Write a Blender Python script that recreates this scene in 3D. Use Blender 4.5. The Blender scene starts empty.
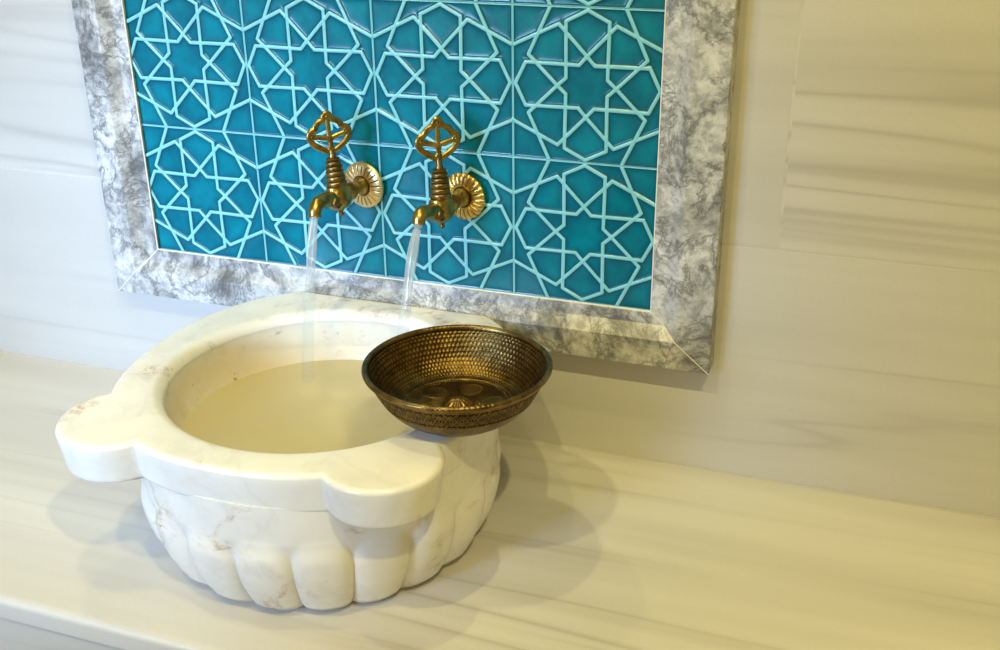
import bpy, bmesh, math, random
import numpy as np
from mathutils import Vector, Matrix

PI = math.pi
scene = bpy.context.scene
COL = scene.collection
random.seed(3)

# ------------------------------------------------------------------ dimensions (metres)
T = 0.2                      # side of one glazed tile; seam crossing of the panel is the origin
WALL_Y = 0.015               # face of the back wall
BENCH_Z = -0.4457            # top of the stone bench
BENCH_Y = -0.553             # front edge of the bench
FLOOR_Z = -0.90
CEIL_Z = 1.65
ROOM_X0, ROOM_X1, ROOM_Y0 = -1.70, 2.3, -2.0
PX0, PX1, PZ0, PZ1 = -0.5943, 0.1988, -0.1995, 0.3995   # visible field of tiles
FX0, FX1, FZ0, FZ1 = -0.6720, 0.2850, -0.2755, 0.4755   # outside of the marble frame
RIM_Z = -0.228
BCX, BCY = -0.173, -0.246    # rim centre
WATER_Z = -0.300

# ------------------------------------------------------------------ object helpers
def tag(o, label=None, cat=None, group=None, kind=None):
    if label: o['label'] = label
    if cat: o['category'] = cat
    if group: o['group'] = group
    if kind: o['kind'] = kind
    return o

def empty(name, loc=(0, 0, 0), label=None, cat=None, group=None):
    o = bpy.data.objects.new(name, None)
    o.empty_display_size = 0.02
    o.location = loc
    COL.objects.link(o)
    return tag(o, label, cat, group)

def link(name, me, mats, parent=None, smooth=True, angle=None):
    if not isinstance(mats, (list, tuple)): mats = [mats]
    me.materials.clear()
    for m in mats: me.materials.append(m)
    if smooth:
        me.polygons.foreach_set('use_smooth', [True] * len(me.polygons))
    o = bpy.data.objects.new(name, me)
    COL.objects.link(o)
    if parent: o.parent = parent
    if angle is not None:
        me.set_sharp_from_angle(angle=math.radians(angle))
    return o

def from_bm(name, bm, mats, parent=None, smooth=True, angle=35):
    bmesh.ops.recalc_face_normals(bm, faces=bm.faces)
    me = bpy.data.meshes.new(name)
    bm.to_mesh(me); bm.free()
    return link(name, me, mats, parent, smooth, angle)

def box(bm, x0, x1, y0, y1, z0, z1, bevel=0, seg=2):
    r = bmesh.ops.create_cube(bm, size=1)
    vs = r['verts']
    for v in vs:
        v.co = Vector((x0 if v.co.x < 0 else x1, y0 if v.co.y < 0 else y1, z0 if v.co.z < 0 else z1))
    if bevel:
        es = list({e for v in vs for e in v.link_edges})
        bmesh.ops.bevel(bm, geom=es, offset=bevel, segments=seg, profile=0.5, affect='EDGES')

def frame_axes(d):
    d = Vector(d).normalized()
    a = Vector((0, 0, 1)) if abs(d.z) < 0.9 else Vector((1, 0, 0))
    u = d.cross(a).normalized()
    return u, d.cross(u).normalized()

def lathe(bm, prof, n=48, M=None, fn=None):
    """prof: list of (r, z). Axis z, transformed by M."""
    M = M or Matrix()
    rings = []
    for (r, z) in prof:
        if r < 1e-6:
            rings.append([bm.verts.new(M @ Vector((0, 0, z)))])
        else:
            ring = []
            for k in range(n):
                a = 2 * PI * k / n
                rr, zz = (r, z) if fn is None else fn(r, z, a)
                ring.append(bm.verts.new(M @ Vector((rr * math.cos(a), rr * math.sin(a), zz))))
            rings.append(ring)
    for A, B in zip(rings, rings[1:]):
        for k in range(n):
            k2 = (k + 1) % n
            if len(A) == 1 and len(B) == 1: break
            if len(A) == 1: bm.faces.new((A[0], B[k], B[k2]))
            elif len(B) == 1: bm.faces.new((A[k], A[k2], B[0]))
            else: bm.faces.new((A[k], A[k2], B[k2], B[k]))
    return rings

def catmull(pts, sub=6, closed=False):
    P = [Vector(p) for p in pts]; n = len(P); out = []
    rng = range(n) if closed else range(n - 1)
    for i in rng:
        if closed: a, b, c, d = P[(i - 1) % n], P[i], P[(i + 1) % n], P[(i + 2) % n]
        else: a, b, c, d = P[max(i - 1, 0)], P[i], P[i + 1], P[min(i + 2, n - 1)]
        for s in range(sub):
            t = s / sub
            out.append(0.5 * ((2 * b) + (c - a) * t + (2 * a - 5 * b + 4 * c - d) * t * t + (3 * b - a - 3 * c + d) * t ** 3))
    if not closed: out.append(P[-1])
    return out

def tube(bm, path, radii, n=16, closed=False, side=None, flat=1.0, cap=True):
    """side: fixed second axis (for flat bars); flat: thickness ratio along side."""
    m = len(path); rings = []
    up = None
    for i, p in enumerate(path):
        if closed: d = path[(i + 1) % m] - path[i - 1]
        else: d = path[min(i + 1, m - 1)] - path[max(i - 1, 0)]
        d.normalize()
        if side is not None:
            w = Vector(side).normalized(); u = d.cross(w).normalized()
        else:
            if up is None: u, w = frame_axes(d)
            else:
                u = (up - d * up.dot(d)).normalized(); w = d.cross(u)
            up = u
        r = radii[i] if isinstance(radii, (list, tuple)) else radii
        rings.append([bm.verts.new(p + u * (r * math.cos(2 * PI * k / n)) + w * (r * flat * math.sin(2 * PI * k / n))) for k in range(n)])
    for i in range(m if closed else m - 1):
        A, B = rings[i], rings[(i + 1) % m]
        for k in range(n):
            bm.faces.new((A[k], A[(k + 1) % n], B[(k + 1) % n], B[k]))
    if cap and not closed:
        bm.faces.new(rings[0][::-1]); bm.faces.new(rings[-1])
    return rings

def grid_mesh(name, rings, closed_u=True, cap_last=None):
    """rings: (m, n, 3) numpy -> mesh of quads, wrapped in n when closed_u."""
    R = np.asarray(rings, float); m, n, _ = R.shape
    me = bpy.data.meshes.new(name)
    V = R.reshape(-1, 3)
    i = np.arange(m - 1)[:, None]; k = np.arange(n if closed_u else n - 1)[None, :]
    k2 = (k + 1) % n
    F = np.stack([i * n + k, i * n + k2, (i + 1) * n + k2, (i + 1) * n + k], -1).reshape(-1, 4)
    faces = F.tolist()
    V = V.tolist()
    if cap_last is not None:
        V.append(list(cap_last)); c = len(V) - 1
        for q in range(n): faces.append([(m - 1) * n + q, (m - 1) * n + (q + 1) % n, c])
    me.from_pydata(V, [], faces)
    me.update()
    return me

# ------------------------------------------------------------------ material helpers
class NT:
    def __init__(s, name):
        s.m = bpy.data.materials.new(name); s.m.use_nodes = True
        s.t = s.m.node_tree; s.t.nodes.clear()
        s.out = s.t.nodes.new('ShaderNodeOutputMaterial')
    def n(s, typ, **kw):
        nd = s.t.nodes.new(typ)
        for k, v in kw.items(): setattr(nd, k, v)
        return nd
    def set(s, sock, v):
        if hasattr(v, 'is_output') or isinstance(v, bpy.types.NodeSocket): s.t.links.new(v, sock)
        elif isinstance(v, (tuple, list)) and len(v) == 3 and sock.type == 'RGBA': sock.default_value = (*v, 1)
        else: sock.default_value = v
    def coord(s, kind='Object'):
        return s.n('ShaderNodeTexCoord').outputs[kind]
    def map(s, vec, scale=(1, 1, 1), loc=(0, 0, 0), rot=(0, 0, 0)):
        nd = s.n('ShaderNodeMapping'); s.set(nd.inputs['Vector'], vec)
        nd.inputs['Scale'].default_value = scale; nd.inputs['Location'].default_value = loc
        nd.inputs['Rotation'].default_value = rot
        return nd.outputs[0]
    def noise(s, vec, scale=5, detail=4, rough=.55, dist=0, out=0):
        nd = s.n('ShaderNodeTexNoise'); s.set(nd.inputs['Vector'], vec)
        nd.inputs['Scale'].default_value = scale; nd.inputs['Detail'].default_value = detail
        nd.inputs['Roughness'].default_value = rough; nd.inputs['Distortion'].default_value = dist
        return nd.outputs[out]
    def ramp(s, fac, stops, interp='LINEAR'):
        nd = s.n('ShaderNodeValToRGB'); s.set(nd.inputs[0], fac)
        cr = nd.color_ramp; cr.interpolation = interp
        while len(cr.elements) < len(stops): cr.elements.new(0.5)
        for e, (p, c) in zip(cr.elements, stops):
            e.position = p
            e.color = (c, c, c, 1) if not isinstance(c, (tuple, list)) else (*c, 1)
        return nd.outputs[0]
    def math(s, op, a, b=0.0, c=None, clamp=False):
        nd = s.n('ShaderNodeMath', operation=op, use_clamp=clamp)
        s.set(nd.inputs[0], a); s.set(nd.inputs[1], b)
        if c is not None: s.set(nd.inputs[2], c)
        return nd.outputs[0]
    def mix(s, fac, a, b, blend='MIX'):
        nd = s.n('ShaderNodeMix', data_type='RGBA', blend_type=blend)
        s.set(nd.inputs[0], fac); s.set(nd.inputs[6], a); s.set(nd.inputs[7], b)
        return nd.outputs[2]
    def attr(s, name, out='Fac'):
        return s.n('ShaderNodeAttribute', attribute_name=name).outputs[out]
    def bump(s, h, strength=.3, dist=.002):
        nd = s.n('ShaderNodeBump'); s.set(nd.inputs['Height'], h)
        nd.inputs['Strength'].default_value = strength; nd.inputs['Distance'].default_value = dist
        return nd.outputs[0]
    def bsdf(s, col, rough=.4, metal=0.0, normal=None, coat=0, ior=1.5, spec=.5, sss=0):
        b = s.n('ShaderNodeBsdfPrincipled')
        s.set(b.inputs['Base Color'], col); s.set(b.inputs['Roughness'], rough); s.set(b.inputs['Metallic'], metal)
        b.inputs['IOR'].default_value = ior; b.inputs['Specular IOR Level'].default_value = spec
        b.inputs['Coat Weight'].default_value = coat; b.inputs['Coat Roughness'].default_value = .05
        if sss:
            b.inputs['Subsurface Weight'].default_value = sss
            b.inputs['Subsurface Radius'].default_value = (1, .7, .45)
            b.inputs['Subsurface Scale'].default_value = .006
        if normal is not None: s.set(b.inputs['Normal'], normal)
        s.t.links.new(b.outputs[0], s.out.inputs[0])
        return s.m

def mat_striped(name, light, mid, dark, axis, rough=.3, seed=0.0, line=.7, freq=1.0):
    """Honed striped marble. axis: the direction ACROSS the stripes ('y' or 'z')."""
    s = NT(name)
    pos = s.n('ShaderNodeNewGeometry')
    P = pos.outputs['Position']
    isl = pos.outputs['Random Per Island']
    off = s.math('MULTIPLY', isl, 7.0)
    comb = s.n('ShaderNodeCombineXYZ')
    s.set(comb.inputs[0], off); s.set(comb.inputs[1], off); s.set(comb.inputs[2], off)
    add = s.n('ShaderNodeVectorMath', operation='ADD')
    s.set(add.inputs[0], P); s.set(add.inputs[1], comb.outputs[0])
    V = add.outputs[0]
    f = freq
    sc = (.55, 8 * f, .55) if axis == 'y' else (.55, .55, 8 * f)
    sc2 = (.8, 26 * f, .8) if axis == 'y' else (.8, .8, 26 * f)
    sc3 = (.45, 11 * f, .45) if axis == 'y' else (.45, .45, 11 * f)
    broad = s.noise(s.map(V, sc, (seed, seed, seed)), 1.0, 3, .5, .25)
    fine = s.noise(s.map(V, sc2, (seed + 3, seed, seed + 1)), 1.0, 5, .6, .35)
    ln = s.noise(s.map(V, sc3, (seed + 9, seed + 2, seed + 5)), 1.0, 3, .5, .5)
    c = s.mix(s.ramp(broad, [(.35, 0), (.68, 1)], 'EASE'), light, mid)
    c = s.mix(s.math('MULTIPLY', s.ramp(fine, [(.45, 0), (.75, 1)]), .55), c, mid)
    ridge = s.math('ABSOLUTE', s.math('SUBTRACT', ln, .5))
    lines = s.ramp(ridge, [(0, 1), (.028, .25), (.07, 0)])
    patch = s.ramp(s.noise(s.map(V, (1.1, 1.6, 1.6), (seed, 4, 2)), 1.2, 2), [(.45, 0), (.62, 1)])
    c = s.mix(s.math('MULTIPLY', s.math('MULTIPLY', lines, patch), line), c, dark)
    grain = s.noise(P, 420, 2)
    c = s.mix(s.math('MULTIPLY', s.ramp(grain, [(.35, 0), (.7, 1)]), .10), c, dark)
    bump = s.bump(s.noise(P, 90, 3), .04, .001)
    return s.bsdf(c, s.math('ADD', rough, s.math('MULTIPLY', broad, .1)), normal=bump)

def mat_grey_marble(name):
    s = NT(name)
    P = s.n('ShaderNodeNewGeometry').outputs['Position']
    warp = s.n('ShaderNodeVectorMath', operation='MULTIPLY_ADD')
    s.set(warp.inputs[0], s.noise(P, 9, 4, .6, 0, 1)); warp.inputs[1].default_value = (.035, .035, .035); s.set(warp.inputs[2], P)
    W = warp.outputs[0]
    a = s.noise(W, 15, 9, .72, .3)
    b = s.noise(s.map(W, (1, 1, 1), (4, 1, 2)), 70, 7, .75, .2)
    c = s.noise(s.map(W, (1, 1, 1), (1, 7, 2)), 11, 8, .68, .4)
    col = s.ramp(a, [(.37, (.15, .152, .15)), (.45, (.36, .36, .355)), (.53, (.56, .56, .55)), (.66, (.72, .715, .70))])
    col = s.mix(s.math('MULTIPLY', s.ramp(b, [(.47, 0), (.60, 1)]), .6), col, (.21, .213, .213))
    vein = s.ramp(s.math('ABSOLUTE', s.math('SUBTRACT', c, .5)), [(0, 1), (.012, .5), (.04, 0)])
    col = s.mix(s.math('MULTIPLY', vein, .8), col, (.085, .087, .09))
    return s.bsdf(col, .3, normal=s.bump(b, .08, .001))

def mat_cream_marble(name, bounce_and_stain=False):
    """Polished white kurna marble with thin rusty veins and specks."""
    s = NT(name)
    P = s.n('ShaderNodeNewGeometry').outputs['Position']
    warp = s.n('ShaderNodeVectorMath', operation='MULTIPLY_ADD')
    s.set(warp.inputs[0], s.noise(P, 7, 4, .6, 0, 1)); warp.inputs[1].default_value = (.12, .12, .12); s.set(warp.inputs[2], P)
    W = warp.outputs[0]
    cloud = s.noise(s.map(W, (1, 1, 1), (3, 2, 8)), 9, 4, .55)
    col = s.ramp(cloud, [(.3, (.77, .74, .685)), (.5, (.83, .81, .76)), (.7, (.86, .845, .80))])
    v1 = s.noise(s.map(W, (1, 1, 1.6), (2.3, 5, 1)), 6.5, 5, .6, .5)
    line = s.ramp(s.math('ABSOLUTE', s.math('SUBTRACT', v1, .5)), [(0, 1), (.010, .55), (.035, 0)])
    gate = s.ramp(s.noise(s.map(P, (1, 1, 1), (9, 3, 1.7)), 11, 3), [(.50, 0), (.63, 1)])
    fine = s.ramp(s.noise(P, 130, 5, .7), [(.40, .1), (.62, 1)])
    rust = s.mix(s.noise(P, 60, 3), (.42, .20, .07), (.20, .16, .12))
    k = s.math('MULTIPLY', s.math('MULTIPLY', line, gate), fine)
    col = s.mix(s.math('MULTIPLY', k, .85), col, rust)
    halo = s.ramp(s.math('ABSOLUTE', s.math('SUBTRACT', v1, .5)), [(0, 1), (.06, .35), (.11, 0)])
    col = s.mix(s.math('MULTIPLY', s.math('MULTIPLY', halo, gate), .22), col, (.66, .47, .26))
    grey = s.ramp(s.math('ABSOLUTE', s.math('SUBTRACT', s.noise(s.map(W, (1, 1, 1), (7, 7, 3)), 4.2, 5, .6, .8), .5)), [(0, 1), (.02, .4), (.06, 0)])
    col = s.mix(s.math('MULTIPLY', grey, .18), col, (.50, .49, .50))
    if bounce_and_stain:  # warm bounce painted as tan on the hollow's left side, plus brown stain specks
        sp = s.n('ShaderNodeSeparateXYZ'); s.set(sp.inputs[0], P)
        dx = s.math('SUBTRACT', sp.outputs[0], ICX); dy = s.math('SUBTRACT', sp.outputs[1], ICY)
        rr = s.math('SQRT', s.math('ADD', s.math('MULTIPLY', dx, dx), s.math('MULTIPLY', dy, dy)))
        ins = s.math('LESS_THAN', rr, .1935)
        wob = s.math('MULTIPLY_ADD', s.noise(P, 14, 4), .05, sp.outputs[2])
        zone = s.ramp(s.math('MULTIPLY_ADD', wob, 8.0, 2.45), [(.50, 1), (.85, 0)])
        west = s.ramp(s.math('MULTIPLY_ADD', dx, 2.2, .5), [(.15, 1), (.75, .25)])
        st = s.math('MULTIPLY', s.math('MULTIPLY', zone, ins), west)
        col = s.mix(s.math('MULTIPLY', st, .55), col, (.66, .50, .24))  # tan stands in for warm light bounced inside the hollow
        sk = s.math('MULTIPLY', s.ramp(s.noise(s.map(P, (1, 1, 1.5)), 75, 5, .7), [(.60, 0), (.70, 1)]), s.math('MULTIPLY', st, s.ramp(s.noise(P, 17, 2), [(.5, 0), (.62, 1)])))
        col = s.mix(s.math('MULTIPLY', sk, .8), col, (.34, .19, .06))
    return s.bsdf(col, .27, normal=s.bump(s.noise(P, 25, 3), .05, .002), sss=.12)

def mat_glaze(name):
    s = NT(name)
    P = s.n('ShaderNodeNewGeometry').outputs['Position']
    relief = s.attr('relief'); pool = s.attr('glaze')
    v = s.noise(P, 16, 4, .6)
    field = s.mix(s.ramp(v, [(.35, 0), (.68, 1)]), (.0004, .125, .185), (.0010, .215, .29))
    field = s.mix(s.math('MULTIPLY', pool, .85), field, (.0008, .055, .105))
    edge = s.mix(s.noise(P, 45, 3), (.15, .50, .56), (.27, .63, .68))
    col = s.mix(s.ramp(relief, [(.25, 0), (.75, 1)], 'EASE'), field, edge)
    return s.bsdf(col, .19, normal=s.bump(s.noise(P, 30, 2), .06, .002), spec=.32)

def mat_brass(name, base, dark, rough=.28, use_attr=False, metal=1.0):
    s = NT(name)
    P = s.coord('Object')
    n = s.noise(P, 70, 4, .6)
    c = s.mix(s.ramp(n, [(.38, 0), (.66, 1)]), base, dark)
    if use_attr:
        c = s.mix(s.attr('patina'), c, tuple(x * .16 for x in dark))
    r = s.math('ADD', rough, s.math('MULTIPLY', s.noise(P, 120, 3), .18))
    return s.bsdf(c, r, metal, normal=s.bump(s.noise(P, 160, 2), .05, .0006))

def mat_plain(name, col, rough=.6):
    s = NT(name)
    P = s.n('ShaderNodeNewGeometry').outputs['Position']
    c = s.mix(s.math('MULTIPLY', s.noise(P, 12, 4), .25), col, tuple(x * .8 for x in col))
    return s.bsdf(c, rough)

def mat_water(name, tint, refl=1.0):
    s = NT(name)
    P = s.n('ShaderNodeNewGeometry').outputs['Position']
    h = s.noise(P, 38, 3, .5, .4)
    nrm = s.bump(h, .08, .002)
    tr = s.n('ShaderNodeBsdfTransparent'); s.set(tr.inputs[0], tint)
    gl = s.n('ShaderNodeBsdfGlossy'); gl.inputs['Roughness'].default_value = .06; s.set(gl.inputs['Normal'], nrm)
    fr = s.n('ShaderNodeFresnel'); fr.inputs[0].default_value = 1.33; s.set(fr.inputs['Normal'], nrm)
    mx = s.n('ShaderNodeMixShader'); s.set(mx.inputs[0], s.math('MULTIPLY', fr.outputs[0], refl))
    s.t.links.new(tr.outputs[0], mx.inputs[1]); s.t.links.new(gl.outputs[0], mx.inputs[2])
    # faint milkiness of the stirred water
    df = s.n('ShaderNodeBsdfDiffuse'); s.set(df.inputs[0], (.80, .76, .56))
    mx2 = s.n('ShaderNodeMixShader'); mx2.inputs[0].default_value = .42
    s.t.links.new(mx.outputs[0], mx2.inputs[1]); s.t.links.new(df.outputs[0], mx2.inputs[2])
    s.t.links.new(mx2.outputs[0], s.out.inputs[0])
    return s.m

def mat_stream(name):
    """Aerated falling water: clear with white streaks, thinner towards the bottom."""
    s = NT(name)
    uv = s.n('ShaderNodeUVMap', uv_map='UVMap').outputs[0]
    sep = s.n('ShaderNodeSeparateXYZ'); s.set(sep.inputs[0], uv)
    streak = s.noise(s.map(uv, (9, .8, 1)), 1.0, 4, .6, .3)
    dens = s.ramp(streak, [(.3, .30), (.7, .62)])
    fade = s.ramp(sep.outputs[1], [(0, .8), (.10, 1), (.40, .75), (.62, .26), (1, .10)])
    fac = s.math('MULTIPLY', dens, fade)
    tr = s.n('ShaderNodeBsdfTransparent'); s.set(tr.inputs[0], (.97, .985, .99))
    df = s.n('ShaderNodeBsdfDiffuse'); s.set(df.inputs[0], (.82, .86, .88))
    tl = s.n('ShaderNodeBsdfTranslucent'); s.set(tl.inputs[0], (.82, .86, .88))
    ad = s.n('ShaderNodeMixShader'); ad.inputs[0].default_value = .45
    s.t.links.new(df.outputs[0], ad.inputs[1]); s.t.links.new(tl.outputs[0], ad.inputs[2])
    mx = s.n('ShaderNodeMixShader'); s.set(mx.inputs[0], fac)
    s.t.links.new(tr.outputs[0], mx.inputs[1]); s.t.links.new(ad.outputs[0], mx.inputs[2])
    gl = s.n('ShaderNodeBsdfGlossy'); gl.inputs['Roughness'].default_value = .15
    mx2 = s.n('ShaderNodeMixShader'); s.set(mx2.inputs[0], s.math('MULTIPLY', fade, .05))
    s.t.links.new(mx.outputs[0], mx2.inputs[1]); s.t.links.new(gl.outputs[0], mx2.inputs[2])
    s.t.links.new(mx2.outputs[0], s.out.inputs[0])
    return s.m

M_WALL = mat_striped('striped wall marble', (.62, .60, .56), (.53, .51, .47), (.36, .335, .305), 'z', .32, 2.0, .55, .8)
M_BENCH = mat_striped('striped bench marble', (.69, .665, .62), (.58, .555, .51), (.39, .36, .32), 'y', .30, 5.0, .6, .9)
M_GROUT = mat_plain('pale grout', (.80, .77, .68), .8)
M_FRAME = mat_grey_marble('grey frame marble')
ICX, ICY = -.177, -.262      # centre of the hollow of the basin
M_BASIN = mat_cream_marble('white basin marble')
M_BASIN_BODY = mat_cream_marble('white basin marble with painted bounce and stain specks', True)  # tan part is painted warm bounce, brown specks are stain
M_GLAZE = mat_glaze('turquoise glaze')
M_BRASS = mat_brass('old brass', (.50, .36, .10), (.17, .12, .035), .22)
M_BRASS_D = mat_brass('darkened brass', (.30, .205, .07), (.12, .08, .03), .28)
M_GOLD = mat_brass('bright brass', (.74, .54, .20), (.55, .37, .11), .24, True)
M_PALE = mat_brass('pale brass', (.84, .68, .38), (.70, .52, .24), .26, True)
M_TAS = mat_brass('engraved bronze', (.27, .175, .055), (.12, .072, .022), .27, True)
M_WATER = mat_water('basin water', (.97, .95, .83))
M_STREAM = mat_stream('falling water')
M_PLASTER = mat_plain('warm plaster', (.52, .47, .38), .7)
M_FLOOR = mat_plain('grey floor stone', (.36, .34, .31), .4)

# ------------------------------------------------------------------ setting
def build_room():
    # back wall: slabs with pale, almost flush joints
    bm = bmesh.new()
    G = .0016
    def slabs(z0, z1, xs):
        for a, b in zip(xs, xs[1:]):
            box(bm, a + G, b - G, WALL_Y, WALL_Y + .03, z0 + G, z1 - G, .0003, 1)
    slabs(BENCH_Z, -.098, [ROOM_X0, -1.39, -.12, 1.15, ROOM_X1])
    slabs(-.098, .60, [ROOM_X0, -1.04, -.34, .3577, 1.06, 1.76, ROOM_X1])
    slabs(.60, CEIL_Z, [ROOM_X0, -.69, .01, .71, 1.41, ROOM_X1])
    nf = len(bm.faces)
    box(bm, ROOM_X0, ROOM_X1, WALL_Y + .0002, WALL_Y + .06, FLOOR_Z, CEIL_Z)
    bm.faces.ensure_lookup_table()
    for f in bm.faces[nf:]: f.material_index = 1
    tag(from_bm('wall_back', bm, [M_WALL, M_GROUT]), kind='structure')
    bm = bmesh.new(); box(bm, ROOM_X0 - .1, ROOM_X1 + .1, ROOM_Y0 - .1, WALL_Y + .06, FLOOR_Z - .05, FLOOR_Z)
    tag(from_bm('floor', bm, M_FLOOR), kind='structure')
    bm = bmesh.new(); box(bm, ROOM_X0 - .1, ROOM_X1 + .1, ROOM_Y0 - .1, WALL_Y + .06, CEIL_Z, CEIL_Z + .05)
    tag(from_bm('ceiling', bm, M_PLASTER), kind='structure')
    bm = bmesh.new(); box(bm, ROOM_X1, ROOM_X1 + .1, ROOM_Y0, WALL_Y, FLOOR_Z, CEIL_Z)
    tag(from_bm('wall_right', bm, M_PLASTER), kind='structure')
    bm = bmesh.new(); box(bm, ROOM_X0 - .1, ROOM_X0, ROOM_Y0, WALL_Y, FLOOR_Z, CEIL_Z)
    tag(from_bm('wall_left', bm, M_PLASTER), kind='structure')
    # wall behind the camera with an assumed, unseen window that lets in daylight
    bm = bmesh.new()
    y0, y1 = ROOM_Y0 - .1, ROOM_Y0
    box(bm, ROOM_X0, WIN_X0, y0, y1, FLOOR_Z, CEIL_Z)
    box(bm, WIN_X1, ROOM_X1, y0, y1, FLOOR_Z, CEIL_Z)
    box(bm, WIN_X0, WIN_X1, y0, y1, FLOOR_Z, UNSEEN_WIN_Z0)
    box(bm, WIN_X0, WIN_X1, y0, y1, UNSEEN_WIN_Z1, CEIL_Z)
    tag(from_bm('wall_front', bm, M_PLASTER), kind='structure')

    # pale sealant bead where the bench meets the wall
    bm = bmesh.new()
    tube(bm, [Vector((ROOM_X0, WALL_Y - .0005, BENCH_Z + .0003)), Vector((ROOM_X1, WALL_Y - .0005, BENCH_Z + .0003))], .0014, 10)
    tag(from_bm('trim_1', bm, mat_plain('old sealant', (.56, .53, .46), .8)), kind='structure')

WIN_X0, WIN_X1, UNSEEN_WIN_Z0, UNSEEN_WIN_Z1 = -1.50, -.55, .02, .62
build_room()

def build_bench():
    root = empty('stone_bench', (0, 0, FLOOR_Z), 'beige striped marble bench running along the wall under the basin', 'bench')
    bm = bmesh.new()
    # slab with a rounded nosing, profile in (y, z)
    prof = [(WALL_Y, BENCH_Z), (BENCH_Y + .011, BENCH_Z)]
    for k in range(1, 7):
        a = PI / 2 * k / 6
        prof.append((BENCH_Y + .011 - .011 * math.sin(a), BENCH_Z - .011 + .011 * math.cos(a)))
    prof += [(BENCH_Y, BENCH_Z - .03), (WALL_Y, BENCH_Z - .03)]
    L = [bm.verts.new((ROOM_X0, y, z - FLOOR_Z)) for y, z in prof]
    R = [bm.verts.new((ROOM_X1, y, z - FLOOR_Z)) for y, z in prof]
    n = len(prof)
    for k in range(n): bm.faces.new((L[k], L[(k + 1) % n], R[(k + 1) % n], R[k]))
    bm.faces.new(L); bm.faces.new(R[::-1])
    from_bm('bench_top', bm, M_BENCH, root, True, 30)
    bm = bmesh.new(); box(bm, ROOM_X0, ROOM_X1, BENCH_Y + .003, WALL_Y, 0, BENCH_Z - .03 - FLOOR_Z)
    from_bm('bench_front', bm, M_WALL, root)
build_bench()

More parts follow.
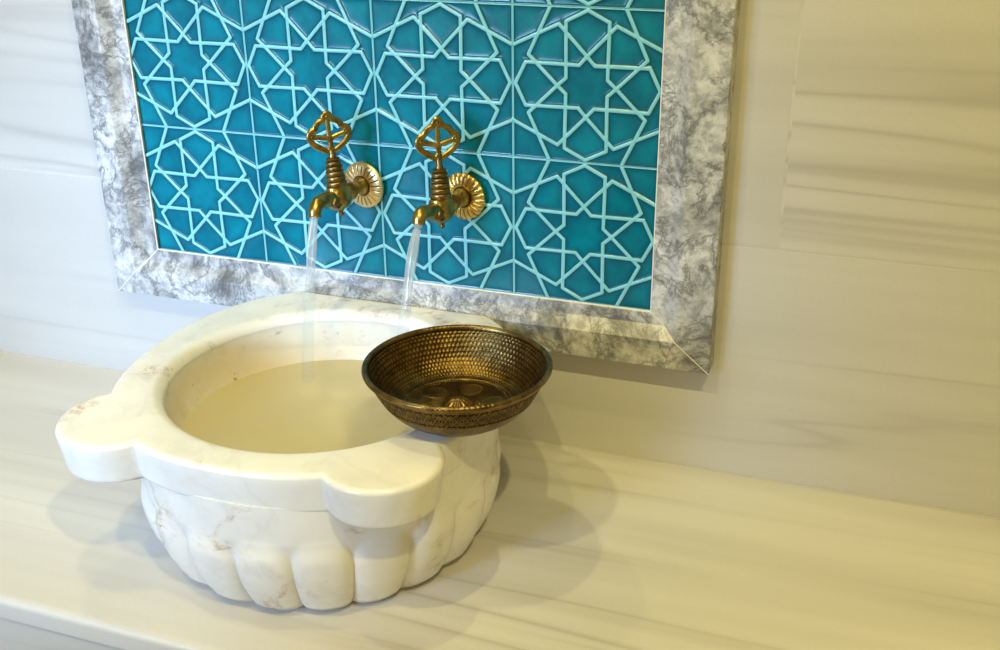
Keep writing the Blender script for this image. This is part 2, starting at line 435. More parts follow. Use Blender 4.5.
# ------------------------------------------------------------------ tile panel
def build_tiles():
    a, tp, sh, st, cc = .142, .482, .411, .196, .052
    dg = .138; ds = (.190, .392); xr = .325
    half = []
    def rot(p, k):
        x, y = p
        for _ in range(k): x, y = -y, x
        return (x, y)
    segs = []
    for k in range(4):
        for m in (1, -1):
            R = lambda p: rot((p[0] * m, p[1]), k)
            segs.append((R((0, tp)), R((a, sh))))            # closed tip of the straight petal
            segs.append((R((a, sh)), R((dg, cc + .006))))    # petal side, straight past the star point
            segs.append((R((cc, dg)), R((0, st))))           # star edge
            segs.append((R((0, st)), R((-ds[0], ds[1]))))    # crosses to the diagonal petal shoulder
            segs.append((R((ds[0], ds[1])), R((.5, .246))))  # tip line running out to the tile edge
            segs.append((R((dg, cc)), R((st, 0))))
    S = np.array([(p[0], p[1], q[0], q[1]) for p, q in segs]) * T
    xs_t = [-3, -2, -1, 0]; zs_t = [-1, 0, 1]
    N = 210
    V, F, REL, GLZ = [], [], [], []; base = 0
    W2 = .0029
    for ix in xs_t:
        for iz in zs_t:
            x0, x1 = max(ix * T, PX0), min((ix + 1) * T, PX1)
            z0, z1 = max(iz * T, PZ0), min((iz + 1) * T, PZ1)
            gx = np.linspace(x0, x1, N); gz = np.linspace(z0, z1, N)
            X, Z = np.meshgrid(gx, gz)
            lx = X - (ix + .5) * T; lz = Z - (iz + .5) * T
            D = np.full(X.shape, 1.0)
            for (ax, az, bx, bz) in S:
                dx, dz = bx - ax, bz - az
                t = np.clip(((lx - ax) * dx + (lz - az) * dz) / (dx * dx + dz * dz), 0, 1)
                D = np.minimum(D, np.hypot(lx - ax - t * dx, lz - az - t * dz))
            de = np.minimum(T / 2 - np.abs(lx), T / 2 - np.abs(lz))      # distance to the tile edge
            t = np.clip(D / W2, 0, 1)
            ridge = np.where(D < W2, np.sqrt(np.clip(1 - t ** 2.4, 0, 1)), 0)
            te = np.clip(de / .0022, 0, 1)
            edge = np.where(de < .0022, np.sqrt(np.clip(1 - te ** 2, 0, 1)), 0)
            h = np.maximum(ridge * .0019, edge * .0007)
            h -= .0016 * np.clip(1 - de / .0006, 0, 1)                    # joint between tiles
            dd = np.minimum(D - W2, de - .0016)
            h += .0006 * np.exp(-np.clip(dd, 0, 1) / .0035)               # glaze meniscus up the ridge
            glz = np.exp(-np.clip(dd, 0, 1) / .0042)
            rel = np.maximum(np.clip((W2 * 1.02 - D) / .0011, 0, 1), np.clip((.0021 - de) / .0010, 0, 1) * .8)
            V.append(np.stack([X, -h, Z], -1).reshape(-1, 3)); REL.append(rel.ravel()); GLZ.append(glz.ravel())
            i = np.arange(N - 1)[:, None]; k = np.arange(N - 1)[None, :]
            F.append((np.stack([i * N + k, i * N + k + 1, (i + 1) * N + k + 1, (i + 1) * N + k], -1) + base).reshape(-1, 4))
            base += N * N
    V = np.concatenate(V); F = np.concatenate(F)
    # backing slab so the panel has thickness
    bx = np.array([(x, y, z) for y in (.0022, WALL_Y - .0005) for x, z in ((PX0, PZ0), (PX1, PZ0), (PX1, PZ1), (PX0, PZ1))])
    bf = np.array([(0, 1, 2, 3), (7, 6, 5, 4), (0, 4, 5, 1), (1, 5, 6, 2), (2, 6, 7, 3), (3, 7, 4, 0)]) + base
    V = np.concatenate([V, bx]); F = np.concatenate([F, bf])
    me = bpy.data.meshes.new('tile_panel')
    me.vertices.add(len(V)); me.vertices.foreach_set('co', V.astype(np.float32).ravel())
    me.loops.add(F.size); me.loops.foreach_set('vertex_index', F.astype(np.int32).ravel())
    me.polygons.add(len(F)); me.polygons.foreach_set('loop_start', np.arange(0, F.size, 4, dtype=np.int32))
    me.update(calc_edges=True); me.validate()
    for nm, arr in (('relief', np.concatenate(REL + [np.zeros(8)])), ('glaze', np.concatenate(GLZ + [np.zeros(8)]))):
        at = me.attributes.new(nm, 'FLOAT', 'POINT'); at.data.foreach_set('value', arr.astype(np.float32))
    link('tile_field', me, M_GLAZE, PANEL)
PANEL = empty('tiled_panel', (0, 0, 0), 'turquoise star-patterned tile panel in a grey marble frame on the wall', 'tile panel')
build_tiles()

# ------------------------------------------------------------------ marble frame, four mitred rails
def build_frame():
    ox, oz, root = 0, 0, PANEL
    W = PX0 - FX0
    # (distance in from the outer edge as fraction of the rail width, y)
    prof = [(0, WALL_Y - .0005), (0, -.0175), (.012, -.0195), (.03, -.0200), (.545, -.0235), (.56, -.0232), (.575, -.0222),
            (.765, -.0085), (.775, -.0080), (.985, -.0070), (1.0, -.0062), (1.0, WALL_Y - .0005)]
    outer = [(FX0, FZ0), (FX1, FZ0), (FX1, FZ1), (FX0, FZ1)]
    inner = [(PX0, PZ0), (PX1, PZ0), (PX1, PZ1), (PX0, PZ1)]
    g = .0005
    for k in range(4):
        k2 = (k + 1) % 4
        bm = bmesh.new()
        d = Vector((outer[k2][0] - outer[k][0], outer[k2][1] - outer[k][1])).normalized()
        ends = []
        for c, s in ((k, 1), (k2, -1)):
            ring = []
            for t, y in prof:
                p = Vector(outer[c]).lerp(Vector(inner[c]), t) + d * (g * s)
                ring.append(bm.verts.new((p.x - ox, y, p.y - oz)))
            ends.append(ring)
        n = len(prof)
        for q in range(n):
            bm.faces.new((ends[0][q], ends[0][(q + 1) % n], ends[1][(q + 1) % n], ends[1][q]))
        bm.faces.new(ends[0]); bm.faces.new(ends[1][::-1])
        from_bm('frame_rail', bm, M_FRAME, root, True, 12)
    # pale grout: a bead round the tile field and the four mitre joints
    bm = bmesh.new()
    for k in range(4):
        k2 = (k + 1) % 4
        a, b = inner[k], inner[k2]
        tube(bm, [Vector((a[0], -.0052, a[1])), Vector((b[0], -.0052, b[1]))], .0014, 8)
        path = []
        for t, y in prof[1:-1]:
            p = Vector(outer[k]).lerp(Vector(inner[k]), t)
            path.append(Vector((p.x, y + .0003, p.y)))
        tube(bm, path, .0008, 6)
    tag(from_bm('grout', bm, M_GROUT, root, True, 60), label='pale grout')
build_frame()

# ------------------------------------------------------------------ kurna basin
LUGS = [(-.348, -.443, .071), (-.011, -.427, .071)]
BACK_Y = -.0245
ICX, ICY, IR = -.177, -.262, .1925
BODY = (-.172, -.273)
NTH = 900

RCX, RA, RB, RN = -.181, .247, .261, 2.3

def outer_contour(off=0.0):
    """Plan outline of the rim slab: disc, two rounded lugs, flat back; off shrinks it."""
    th = np.arange(NTH) / NTH * 2 * PI - PI / 2
    c, s = np.cos(th), np.sin(th)
    # squarish oval about (RCX, BCY), expressed as a radius about the same centre
    r = ((np.abs(c) / (RA - off)) ** RN + (np.abs(s) / (RB - off)) ** RN) ** (-1 / RN)
    for lx, ly, lr in LUGS:
        dx, dy = lx - RCX, ly - BCY
        b = dx * c + dy * s
        disc = b * b - (dx * dx + dy * dy - (lr - off) ** 2)
        hit = np.where(disc > 0, b + np.sqrt(np.clip(disc, 0, None)), 0)
        r = np.maximum(r, hit)
    lim = BACK_Y - off - BCY
    r = np.where(s * r > lim, lim / np.maximum(s, 1e-6), r)
    return np.stack([RCX + r * c, BCY + r * s], -1)

def circ(cx, cy, r):
    th = np.arange(NTH) / NTH * 2 * PI - PI / 2
    return np.stack([cx + r * np.cos(th), cy + r * np.sin(th)], -1)

def lift(xy, z): return np.concatenate([xy, np.full((len(xy), 1), z)], 1)

CAV = [(0, 0), (.20, -.004)]
def cav_r(z):
    """Cavity radius at depth z below the rim top."""
    d = max(0.0, RIM_Z - z); D = .172
    return (IR - .0004) * max(0, 1 - (d / D) ** 2.6) ** (1 / 2.2)

def build_basin():
    root = empty('marble_basin', (BCX, BCY, BENCH_Z), 'white marble hamam basin with two rounded lugs and gadrooned sides on the bench', 'basin')
    off = Vector((BCX, BCY, BENCH_Z))
    # --- rim slab
    H = .053; f = .0065
    rings = []
    ir = lambda d, z: lift(circ(ICX, ICY, IR + d), z)
    # up the inside, over the softened inner arris, across the top, down the side, back under
    for k in range(7):
        a = PI / 2 * k / 6
        rings.append(ir(.014 - .014 * math.cos(a) - .0005, RIM_Z - .014 + .014 * math.sin(a)))
    for t in (.25, .5, .75):
        rings.append(rings[6] * (1 - t) + lift(outer_contour(f), RIM_Z) * t)
    for k in range(6):
        a = PI / 2 * k / 5
        rings.append(lift(outer_contour(f - f * math.sin(a)), RIM_Z - f + f * math.cos(a)))
    for t in (.3, .6, 1):
        rings.append(lift(outer_contour(.0055 * t), RIM_Z - f - (H - 2 * f) * t))
    for k in range(1, 5):
        a = PI / 2 * k / 4
        rings.append(lift(outer_contour(.0055 + f * .7 - f * .7 * math.cos(a)), RIM_Z - H + f - f * math.sin(a)))
    bc = lambda r: circ(BODY[0], BODY[1], r)
    rings.append(lift(bc(.212), RIM_Z - H - .0005))
    me = grid_mesh('rim', [r - np.array(off) for r in rings])
    link('rim', me, M_BASIN, root, True, 50)
    # --- lobed body, and the hollow inside
    NL = 20
    th = np.arange(NTH) / NTH * 2 * PI - PI / 2
    t = ((th + PI / 2) / (2 * PI / NL)) % 1.0 * 2 - 1                # -1..1 across a lobe, cusps at +-1
    arc = np.sqrt(np.clip(1 - np.abs(t) ** 2.2 * .93, 0, 1))
    arc = (arc - arc.min()) / (1 - arc.min())
    hh = np.concatenate([np.linspace(0, .02, 8), np.linspace(.0225, .150, 52), np.linspace(.153, .172, 6)])
    prof_h = np.array([0, .006, .017, .034, .051, .068, .085, .102, .12, .14, .172])
    prof_r = np.array([.186, .1985, .2095, .2185, .2255, .2300, .2330, .2345, .2345, .2335, .2325])
    out = []
    for h in hh:
        rl = np.interp(h, prof_h, prof_r)
        neck = np.interp(h, [0, .03, .08, .12, .172], [.172, .201, .2195, .2290, .2310])
        top = .126 - .022 * np.abs(t) ** 4.0                            # rounded heads of the lobes
        k = np.clip((top - h) / .034, 0, 1); k = np.sin(k * PI / 2) ** 1.3
        depth = float(np.interp(h, [0, .02, .06, .11], [.011, .0135, .0115, .0085]))
        lob = rl - depth * (1 - arc)
        r = np.maximum(neck, neck + (lob - neck) * k) if h > .05 else neck + (lob - neck) * k
        out.append(lift(np.stack([BODY[0] + r * np.cos(th), BODY[1] + r * np.sin(th)], -1), BENCH_Z + h))
    for q in out:
        q[:, 1] = np.minimum(q[:, 1], BACK_Y - .006)
    out.append(lift(circ(BODY[0], BODY[1], .20), RIM_Z - .051))
    inside = []
    for d in [.0142, .018, .022, .03, .04, .05, .06, .07, .08, .09, .10, .11, .12, .13, .14, .15, .158, .164, .168]:
        inside.append(lift(circ(ICX, ICY, cav_r(RIM_Z - d)), RIM_Z - d))
    # underside closed with a centre fan, inside closed with another
    ring0 = lift(circ(BODY[0], BODY[1], .10), BENCH_Z + .0005)
    allr = [ring0] + out + inside
    me = grid_mesh('body', [r - np.array(off) for r in allr], True, (ICX - BCX, ICY - BCY, RIM_Z - .172 - BENCH_Z))
    link('body', me, M_BASIN_BODY, root, True, 60)
build_basin()

def build_water():
    r = cav_r(WATER_Z) + .0012
    n = 160
    hits = HITS
    def z_at(x, y):
        z = 0
        for hx, hy in hits:
            d = math.hypot(x - hx, y - hy)
            z += .0005 * math.cos(d / .0075) * math.exp(-d / .035)
        z += .00012 * math.sin(x * 90 + 2 * math.sin(y * 60)) * math.cos(y * 75)
        return z
    rings = []
    for q in range(60, 0, -1):
        rr = r * q / 60
        ring = []
        for k in range(n):
            a = 2 * PI * k / n
            x, y = ICX + rr * math.cos(a), ICY + rr * math.sin(a)
            ring.append((x, y, WATER_Z + z_at(x, y)))
        rings.append(ring)
    me = grid_mesh('basin_water', rings, True, (ICX, ICY, WATER_Z + z_at(ICX, ICY)))
    o = link('basin_water', me, M_WATER)
    tag(o, 'still pale water filling the white marble basin below the taps', 'water')

# ------------------------------------------------------------------ faucets
def build_faucet(x0, z0, yaw, roll, rot_handle, plate_mat, fluted, label, ext, tip_up=0.0):
    """Local frame: x right, -y out of the wall, z up; origin on the tile face."""
    root = empty('brass_faucet', (x0, -.0022, z0), label, 'faucet', 'brass taps on the tile panel')
    root.rotation_euler = (0, roll, -yaw)
    OUT = Matrix.Rotation(PI / 2, 4, 'X')        # local z of the lathe -> -y
    # wall plate
    n = 22
    R = .0335
    bm = bmesh.new()
    N = 396
    rs = np.concatenate([np.linspace(.0095, .0150, 5), np.linspace(.0157, .0300, 16), [.0312, .0322, .0330, R, R, R]])
    pat = bm.verts.layers.float.new('patina')
    rings = []
    for j, r in enumerate(rs):
        ring = []
        for k in range(N):
            a = 2 * PI * k / N
            t = (a / (2 * PI) * n) % 1.0 * 2 - 1
            if r < .0150: h = .0075 - .0012 * math.sin((r - .0095) / .0055 * PI)
            else:
                u = (r - .0150) / (R - .0150)
                h = .0078 - .0015 * u - .0035 * u ** 4
            gz = min(1, max(0, (r - .0158) / .001)) * min(1, max(0, (.0298 - r) / .001))
            p = 0
            if fluted:
                h += .0022 * math.sqrt(max(0, 1 - t * t * .98)) * min(1, max(0, (r - .015) / .004)) - .001
                p = max(0, (abs(t) - .80) / .2) * gz
                if r >= .0322: h -= .0006 * abs(t)
            else:
                w = max(0, (abs(t) - .76) / .24)
                h -= .0014 * min(1, w * 2.2) * gz
                p = min(1, w * 2.0) * gz
            if r < .0155: p = .8
            if j >= len(rs) - 2: h = .0025 if j == len(rs) - 2 else .0
            rr = r * (1 - .03 * abs(t) ** 3) if (fluted and r > .031) else r
            v = bm.verts.new(Vector((rr * math.cos(a), -h, rr * math.sin(a))))
            v[pat] = p
            ring.append(v)
        rings.append(ring)
    for A, B in zip(rings, rings[1:]):
        for k in range(N):
            bm.faces.new((A[k], A[(k + 1) % N], B[(k + 1) % N], B[k]))
    bm.faces.new(rings[0])
    from_bm('wall_plate', bm, plate_mat, root, True, 50)
    # pipe out of the wall with its collar
    bm = bmesh.new()
    lathe(bm, [(0, .004), (.0125, .004), (.0128, .010), (.0110, .013), (.0088, .016), (.0085, .026), (.0098, .029), (.0122, .032), (.0128, .036),
               (.0122, .041), (.0098, .044), (.0092, .050), (.0100, .060), (.0100, .070), (0, .070)], 40, OUT)
    from_bm('inlet_pipe', bm, M_BRASS, root, True, 50)
    # valve body: bulb under the column with its lower finial
    cs = .062
    bm = bmesh.new()
    Mv = Matrix.Translation((0, -cs, 0))
    Mbulb = Mv @ Matrix.Diagonal((1.08, 1.35, 1.06, 1))
    prof = [(0, -.0175), (.006, -.0170), (.0110, -.0148), (.0148, -.0100), (.0166, -.003), (.0160, .004), (.0140, .010), (.0125, .0135), (.0125, .0150), (0, .0150)]
    lathe(bm, prof, 40, Mbulb)
    from_bm('valve_body', bm, M_BRASS, root, True, 45)
    bm = bmesh.new()
    z = -.016
    lathe(bm, [(0, z + .002), (.0035, z + .001), (.0052, z - .002), (.0048, z - .0045), (.0028, z - .006), (.0038, z - .008), (.0042, z - .0098), (.0026, z - .0118), (0, z - .0125)], 24, Mv)
    from_bm('finial', bm, M_BRASS_D, root, True, 60)
    # ringed column
    bm = bmesh.new()
    z = .0155
    prof = [(0, z)]
    lev = [(.0142, .0075), (.0136, .0072), (.0130, .0072), (.0122, .0068), (.0112, .0064)]
    for r, hgt in lev:
        for k in range(9):
            a = PI * k / 8
            prof.append((r - .0019 + .0019 * math.sin(a) ** .6, z + hgt * .5 - hgt * .46 * math.cos(a)))
        z += hgt
    prof += [(.0082, z + .0006), (.0096, z + .0020), (.0096, z + .0040), (.0068, z + .0055), (0, z + .0055)]
    ztop = z + .0055
    lathe(bm, prof, 40, Mv)
    from_bm('ringed_column', bm, M_BRASS_D, root, True, 50)
    # spindle
    bm = bmesh.new()
    lathe(bm, [(0, ztop - .002), (.0052, ztop - .002), (.0052, ztop + .003), (.0042, ztop + .0045), (.0042, ztop + .010 + ext), (0, ztop + .010 + ext)], 20, Mv)
    from_bm('spindle', bm, M_BRASS_D, root, True, 40)
    # pierced handle: a flat casting turned about the spindle
    zb = ztop + .007 + ext
    hd = Vector((math.cos(rot_handle), math.sin(rot_handle), 0))       # width direction
    nn = Vector((-math.sin(rot_handle), math.cos(rot_handle), 0))      # thickness direction
    org = Vector((0, -cs, zb))
    P = lambda a, b: org + hd * (a * .001) + Vector((0, 0, b * .001))
    right = [(3.2, 1), (8, 3.2), (15, 7.2), (22.5, 13.0), (27.0, 20.0), (27.6, 26.5), (24.0, 31.5), (18.6, 33.6), (16.8, 37.8), (13.0, 41.6), (7.8, 43.6), (5.0, 47.2), (3.2, 51.0)]
    loop = [(0, 0)] + right + [(0, 53.0)] + [(-a, b) for a, b in reversed(right)]
    bm = bmesh.new()
    tube(bm, catmull([P(a, b) for a, b in loop], 4, True), .0042, 12, True, nn, .62)
    for a, b in ((0, 49), (25.5, 24), (-25.5, 24), (0, 2)):
        tube(bm, catmull([P(0, 18), P(a * .5, 18 + (b - 18) * .45 + (1.0 if a else 0)), P(a, b)], 6), .0036, 12, False, nn, .62)
    # solid bosses where the bars meet the loop
    for a, b, r in ((0, 18.0, 5.0), (0, 48.5, 5.0), (24.0, 24.5, 5.2), (-24.0, 24.5, 5.2), (0, 3.0, 5.5)):
        Mb = Matrix.Translation(P(a, b)) @ nn.to_track_quat('Z', 'Y').to_matrix().to_4x4()
        r *= .001
        lathe(bm, [(0, -.0024), (r * .8, -.0024), (r, -.0012), (r, .0012), (r * .8, .0024), (0, .0024)], 20, Mb)
    h = from_bm('handle', bm, M_BRASS, root, True, 40)
    for a, b in ((0, 18.0), (0, 48.5), (24.0, 24.5), (-24.0, 24.5)):
        bm = bmesh.new()
        Mb = Matrix.Translation(P(a, b)) @ nn.to_track_quat('Z', 'Y').to_matrix().to_4x4()
        lathe(bm, [(0, -.0032), (.0012, -.0031), (.0018, -.0024), (.0018, .0024), (.0012, .0031), (0, .0032)], 14, Mb)
        from_bm('rivet', bm, M_BRASS_D, h, True, 50)
    # spout: swells out of the bulb, arches and turns down
    path = catmull([(0, -cs - .004, -.002), (0, -cs - .018, .0010), (0, -cs - .032, .0040), (0, -cs - .046, .0030 + tip_up * .6), (0, -cs - .0545, -.0040 + tip_up), (0, -cs - .0575, -.0125 + tip_up)], 6)
    m = len(path)
    rad = [float(np.interp(i / (m - 1), [0, .2, .45, .7, .9, 1], [.0130, .0116, .0102, .0094, .0086, .0092])) for i in range(m)]
    bm = bmesh.new()
    rings = tube(bm, path, rad, 24, False, None, 1, False)
    bm.faces.new(rings[0][::-1])
    # hollow mouth
    end, d = path[-1], (path[-1] - path[-2]).normalized()
    last = rings[-1]
    r1 = [bm.verts.new(end + (v.co - end) * .76 + d * .0004) for v in last]
    r2 = [bm.verts.new(end + (v.co - end) * .70 - d * .008) for v in last]
    for A, B in ((last, r1), (r1, r2)):
        for k in range(24): bm.faces.new((A[k], A[(k + 1) % 24], B[(k + 1) % 24], B[k]))
    bm.faces.new(r2)
    from_bm('spout', bm, M_BRASS, root, True, 50)
    # scrolled cheeks either side of the spout
    for sgn in (1, -1):
        bm = bmesh.new()
        Mb = Matrix.Translation((sgn * .0108, -cs - .0190, -.0035)) @ Matrix.Rotation(sgn * PI / 2, 4, 'Y')
        lathe(bm, [(0, .0036), (.0022, .0034), (.0030, .0022), (.0042, .0016), (.0056, .0028), (.0072, .0030), (.0084, .0016), (.0086, -.004), (0, -.004)], 28, Mb)
        from_bm('scroll', bm, M_BRASS_D, root, True, 60)
    bpy.context.view_layer.update()
    return root.matrix_world @ end

TIP_L = build_faucet(-.2255, -.0595, math.radians(9), math.radians(-5.5), math.radians(52), M_PALE, False,
                     'left brass tap with a flat pale grooved wall plate, running water', .0)
TIP_R = build_faucet(-.0718, -.0615, math.radians(9), math.radians(-1), math.radians(50), M_GOLD, True,
                     'right brass tap with a fluted golden wall plate, running water', .0055, .008)

# ------------------------------------------------------------------ falling water
def build_stream(tip, yaw, reach, label):
    d = Vector((-math.sin(yaw), -math.cos(yaw), 0))
    n, m = 20, 60
    drop = tip.z - WATER_Z
    rings = []; pts = []
    for i in range(m + 1):
        t = i / m
        p = tip + d * (reach * t) + Vector((0, 0, -drop * (.55 * t + .45 * t * t))) + Vector((0, 0, .003 * (1 - t)))
        pts.append(p)
    rnd = random.Random(label)
    ph = [rnd.uniform(0, 6) for _ in range(4)]
    for i, p in enumerate(pts):
        t = i / m
        r = .0058 + .0020 * t + .0006 * math.sin(t * 17 + ph[0])
        dd = (pts[min(i + 1, m)] - pts[max(i - 1, 0)]).normalized()
        u, w = frame_axes(dd)
        ring = []
        for k in range(n):
            a = 2 * PI * k / n
            rr = r * (1 + .10 * math.sin(3 * a + ph[1] + 4 * t) + .05 * math.sin(5 * a + ph[2] - 9 * t))
            q = p + u * (rr * math.cos(a)) + w * (rr * math.sin(a))
            ring.append(tuple(q))
        rings.append(ring)
    me = grid_mesh('water_stream', rings)
    uvl = me.uv_layers.new(name='UVMap')
    for poly in me.polygons:
        for li, vi in zip(poly.loop_indices, poly.vertices):
            i, k = divmod(vi, n)
            uvl.data[li].uv = (math.sin(2 * PI * k / n) * .5 + .5, i / m)
    o = link('water_stream', me, M_STREAM)
    tag(o, label, 'water', 'water running from the taps')
    return pts[-1]

HIT_L = build_stream(TIP_L, math.radians(9), .045, 'white stream of water falling from the left tap into the basin')
HIT_R = build_stream(TIP_R, math.radians(9), .070, 'white stream of water falling from the right tap behind the brass bowl')
HITS = [(HIT_L.x, HIT_L.y), (HIT_R.x, HIT_R.y)]
build_water()

# ------------------------------------------------------------------ engraved bowl
def build_bowl():
    cx, cy = .034, -.3055
    root = empty('brass_bowl', (cx, cy, RIM_Z + .0004), 'dark engraved brass bath bowl resting on the rim of the white basin', 'bowl')
    N = 720
    th = np.arange(N) / N * 2 * PI
    # outer wall (r, z, band weight)
    prof = [(.0, .0004, 0), (.040, .0004, 0), (.052, .0, 0), (.0565, .0012, 0), (.060, .004, 0), (.066, .0075, 0)]
    def smooth(pts, sub):
        return [tuple(p) for p in catmull(pts, sub)]
    wall = smooth([(.0565, 0, 0), (.0660, .0050, 0), (.0790, .0145, 0), (.0900, .0270, 0), (.0975, .0400, 0), (.1035, .0520, 0), (.1062, .0595, 0)], 11)
    rings, pat = [], []
    def add(r, z, disp=None, p=None):
        rr = np.full(N, r) if disp is None else r + disp
        rings.append(np.stack([rr * np.cos(th), rr * np.sin(th), np.full(N, z)], -1))
        pat.append(np.zeros(N) if p is None else p)
    add(.030, .0012); add(.046, .0012); add(.0490, .0002); add(.0560, .0)
    for r, z, _ in wall[1:]:
        disp = np.zeros(N); p = np.full(N, .25)
        v = (z - .0300) / (.0545 - .0300)
        if 0 < v < 1:
            # running scroll of leaves between two beaded lines
            u = th / (2 * PI) * 26
            y = v * 2 - 1
            w1 = np.abs(y - .62 * np.sin(u * 2 * PI)); w2 = np.abs(y + .62 * np.sin(u * 2 * PI))
            uu = (u * 2) % 1 - .5
            leaf = np.hypot(uu * 2.6, y * 1.25)
            leaf2 = np.hypot(((u * 2 + .5) % 1 - .5) * 3.4, (np.abs(y) - .66) * 2.4)
            line = np.maximum(np.clip(1 - w1 / .20, 0, 1), np.clip(1 - w2 / .20, 0, 1))
            line = np.maximum(line, np.clip(1.2 - np.abs(leaf - .42) / .16, 0, 1))
            line = np.maximum(line, np.clip(1.2 - np.abs(leaf2 - .36) / .2, 0, 1))
            line = np.clip(line, 0, 1)
            if y > .88 or y < -.88: line = .5 + .5 * np.sign(np.sin(u * 2 * PI * 5))
            disp = -.0012 * (1 - line); p = 1.0 * (1 - line)
        add(r, z, disp, p)
    # rolled lip
    lc, lz = .1078, .0625
    for k in range(12):
        a = -PI * .42 + (PI * 1.42) * k / 11
        notch = .00035 * (np.sign(np.sin(th * 120)) * (np.sin(th * 4) > .1))
        add(lc + 0.0034 * math.cos(a), lz + .0034 * math.sin(a), notch * (1 if 0 < a < PI * .8 else 0), np.full(N, .0))
    nout = len(rings)
    # inside wall, hammered in rows of small scales
    iw = smooth([(.1040, .0600, 0), (.1005, .0520, 0), (.0945, .0400, 0), (.0890, .0290, 0), (.0815, .0195, 0), (.0735, .0135, 0), (.0680, .0118, 0)], 12)
    rows = 13.0
    for i, (r, z, _) in enumerate(iw):
        v = i / (len(iw) - 1) * rows
        row = int(v); fv = v - row
        u = (th / (2 * PI) * 116 + .5 * (row % 2)) % 1 - .5
        inside_row = math.sin(PI * fv)
        dim = np.clip(1 - (np.abs(u) / .42) ** 3, 0, 1) * inside_row
        add(r, z, .0007 * dim - .0003, np.clip(.75 - dim * .8, 0, .75))
    me = grid_mesh('bowl_body', rings)
    at = me.attributes.new('patina', 'FLOAT', 'POINT'); at.data.foreach_set('value', np.concatenate(pat).astype(np.float32))
    link('bowl_body', me, M_TAS, root, True, 70)
    # inside floor with engraved medallions
    K = 60; rings, pat = [], []
    for j in range(K + 1):
        r = .0685 - (.0685 - .0180) * j / K
        q = (r - .0430) / .0190
        u = (th / (2 * PI) * 6) % 1 - .5
        leaf = np.hypot(u * 2.6, q)
        ring = np.clip(1.2 - np.abs(leaf - .72) / .13, 0, 1)
        pet = np.clip(1.1 - np.abs(np.abs(np.sin(np.arctan2(q, u * 2.6) * 4)) * .55 - leaf) / .12, 0, 1)
        fillv = np.where(leaf < .8, .55, .0)
        line = np.maximum(np.maximum(ring, pet), fillv)
        hatch = .5 + .5 * np.sign(np.sin(th * 72 + j * .9) * np.sin(j * .9 - th * 60))
        line = np.where(leaf > .86, np.maximum(line, hatch * .5), line)
        if j < 4 or j > K - 5: line = np.full(N, .9)
        z = .0118 - .0020 * min(1, j / 8)
        zz = z + .0010 * (line - 1)
        rings.append(np.stack([r * np.cos(th), r * np.sin(th), zz], -1)); pat.append(.85 * (1 - line))
    me = grid_mesh('bowl_floor', rings)
    at = me.attributes.new('patina', 'FLOAT', 'POINT'); at.data.foreach_set('value', np.concatenate(pat).astype(np.float32))
    link('bowl_floor', me, M_TAS, root, True, 70)
    # raised boss in the middle
    bm = bmesh.new()
    pt = bm.verts.layers.float.new('patina')
    fn = lambda r, z, a: (r * (1 + (.05 * math.cos(12 * a) if .006 < r < .0175 else 0)), z + (.0007 * abs(math.cos(6 * a)) if .004 < r < .0165 else 0))
    lathe(bm, [(r, z + .0048) for r, z in [(.0190, .0045), (.0188, .0062), (.0170, .0075), (.0150, .0078), (.0130, .0095), (.0100, .0118), (.0070, .0130), (.0045, .0130), (.0038, .0142), (.0020, .0150), (0, .0152)]], 96, None, fn)
    for v in bm.verts: v[pt] = .45 if math.hypot(v.co.x, v.co.y) > .0165 else .15
    from_bm('boss', bm, M_TAS, root, True, 60)
build_bowl()

# ------------------------------------------------------------------ light
def area(name, loc, target, size, power, color, size_y=None, shape='DISK', spread=180):
    l = bpy.data.lights.new(name, 'AREA'); l.shape = shape; l.size = size
    if size_y: l.size_y = size_y
    l.energy = power; l.color = color; l.spread = math.radians(spread)
    o = bpy.data.objects.new(name, l); COL.objects.link(o)
    o.location = loc
    o.rotation_euler = (Vector(target) - Vector(loc)).to_track_quat('-Z', 'Y').to_euler()
    return o

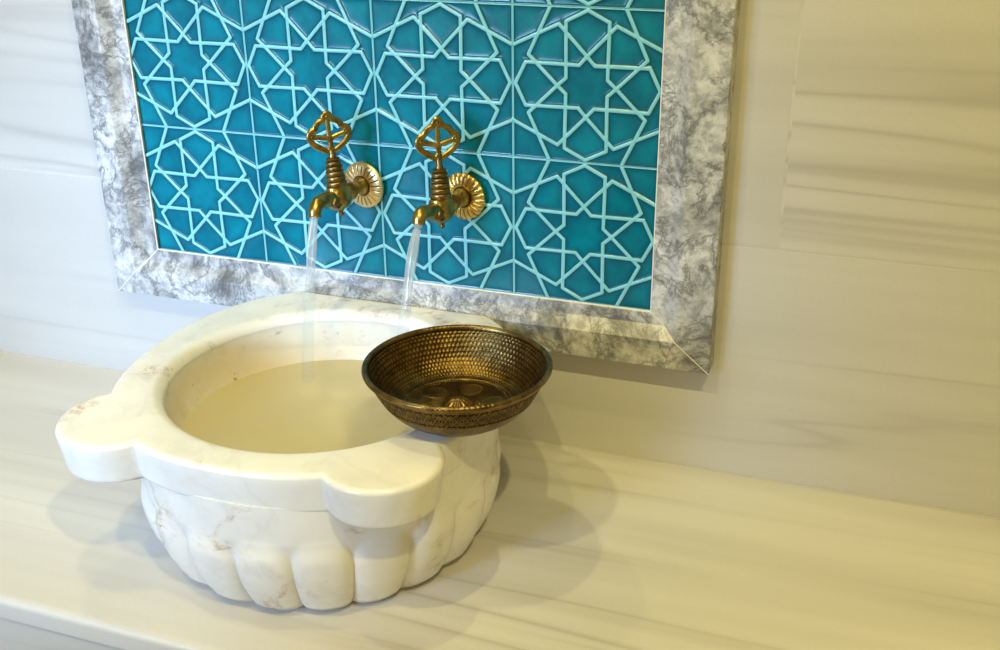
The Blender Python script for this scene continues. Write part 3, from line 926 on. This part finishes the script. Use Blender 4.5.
WARM = (1.0, .87, .38)
area('ceiling_downlight', (-.12, -1.45, CEIL_Z - .02), (-.12, -1.2, 0), .05, 12, WARM)
area('ceiling_downlight', (-.18, -.65, CEIL_Z - .02), (-.18, -.62, 0), .05, 6.5, WARM)
area('ceiling_downlight', (-.66, -.14, CEIL_Z - .02), (-.66, -.18, 0), .05, 3.5, WARM)
area('ceiling_downlight', (.90, -1.45, CEIL_Z - .02), (.90, -1.2, 0), .05, 21, WARM)  # extra lamp added to brighten the right wall, its shadows hidden behind the basin
# cool daylight from an assumed, unseen window behind the camera, narrowed towards the left
WC = ((WIN_X0 + WIN_X1) / 2, ROOM_Y0 - .02, (UNSEEN_WIN_Z0 + UNSEEN_WIN_Z1) / 2)
area('unseen_window_daylight', WC, (-.64, -.38, -.08), WIN_X1 - WIN_X0, 6.3, (.46, .68, 1.06), UNSEEN_WIN_Z1 - UNSEEN_WIN_Z0, 'RECTANGLE', 46)

w = bpy.data.worlds.new('World'); scene.world = w; w.use_nodes = True
bg = w.node_tree.nodes.get('Background')
bg.inputs[0].default_value = (.62, .76, 1.0, 1); bg.inputs[1].default_value = .8

# ------------------------------------------------------------------ camera
RC = [[0.9426961848546852, 0.3334846226079176, -0.010578730757775781],
      [0.12836283892991474, -0.39175756986578786, -0.9110702431945947],
      [-0.30797221407497705, 0.8575045264818324, -0.41211539939784997]]
cam = bpy.data.cameras.new('Camera')
cam.sensor_fit = 'HORIZONTAL'; cam.sensor_width = 36; cam.lens = 36 * 1117.5 / 1000
cam.clip_start = .01; cam.clip_end = 50
co = bpy.data.objects.new('Camera', cam); COL.objects.link(co)
x, y, z = Vector(RC[0]), -Vector(RC[1]), -Vector(RC[2])
M = Matrix((x, y, z)).transposed().to_4x4()
M.translation = Vector((.47646409, -1.38850425, .41461338))
co.matrix_world = M
scene.camera = co

vs = scene.view_settings
scene.display_settings.display_device = 'sRGB'
vs.view_transform = 'Standard'; vs.look = 'None'; vs.exposure = 0.10; vs.gamma = 1.0
vs.use_curve_mapping = False
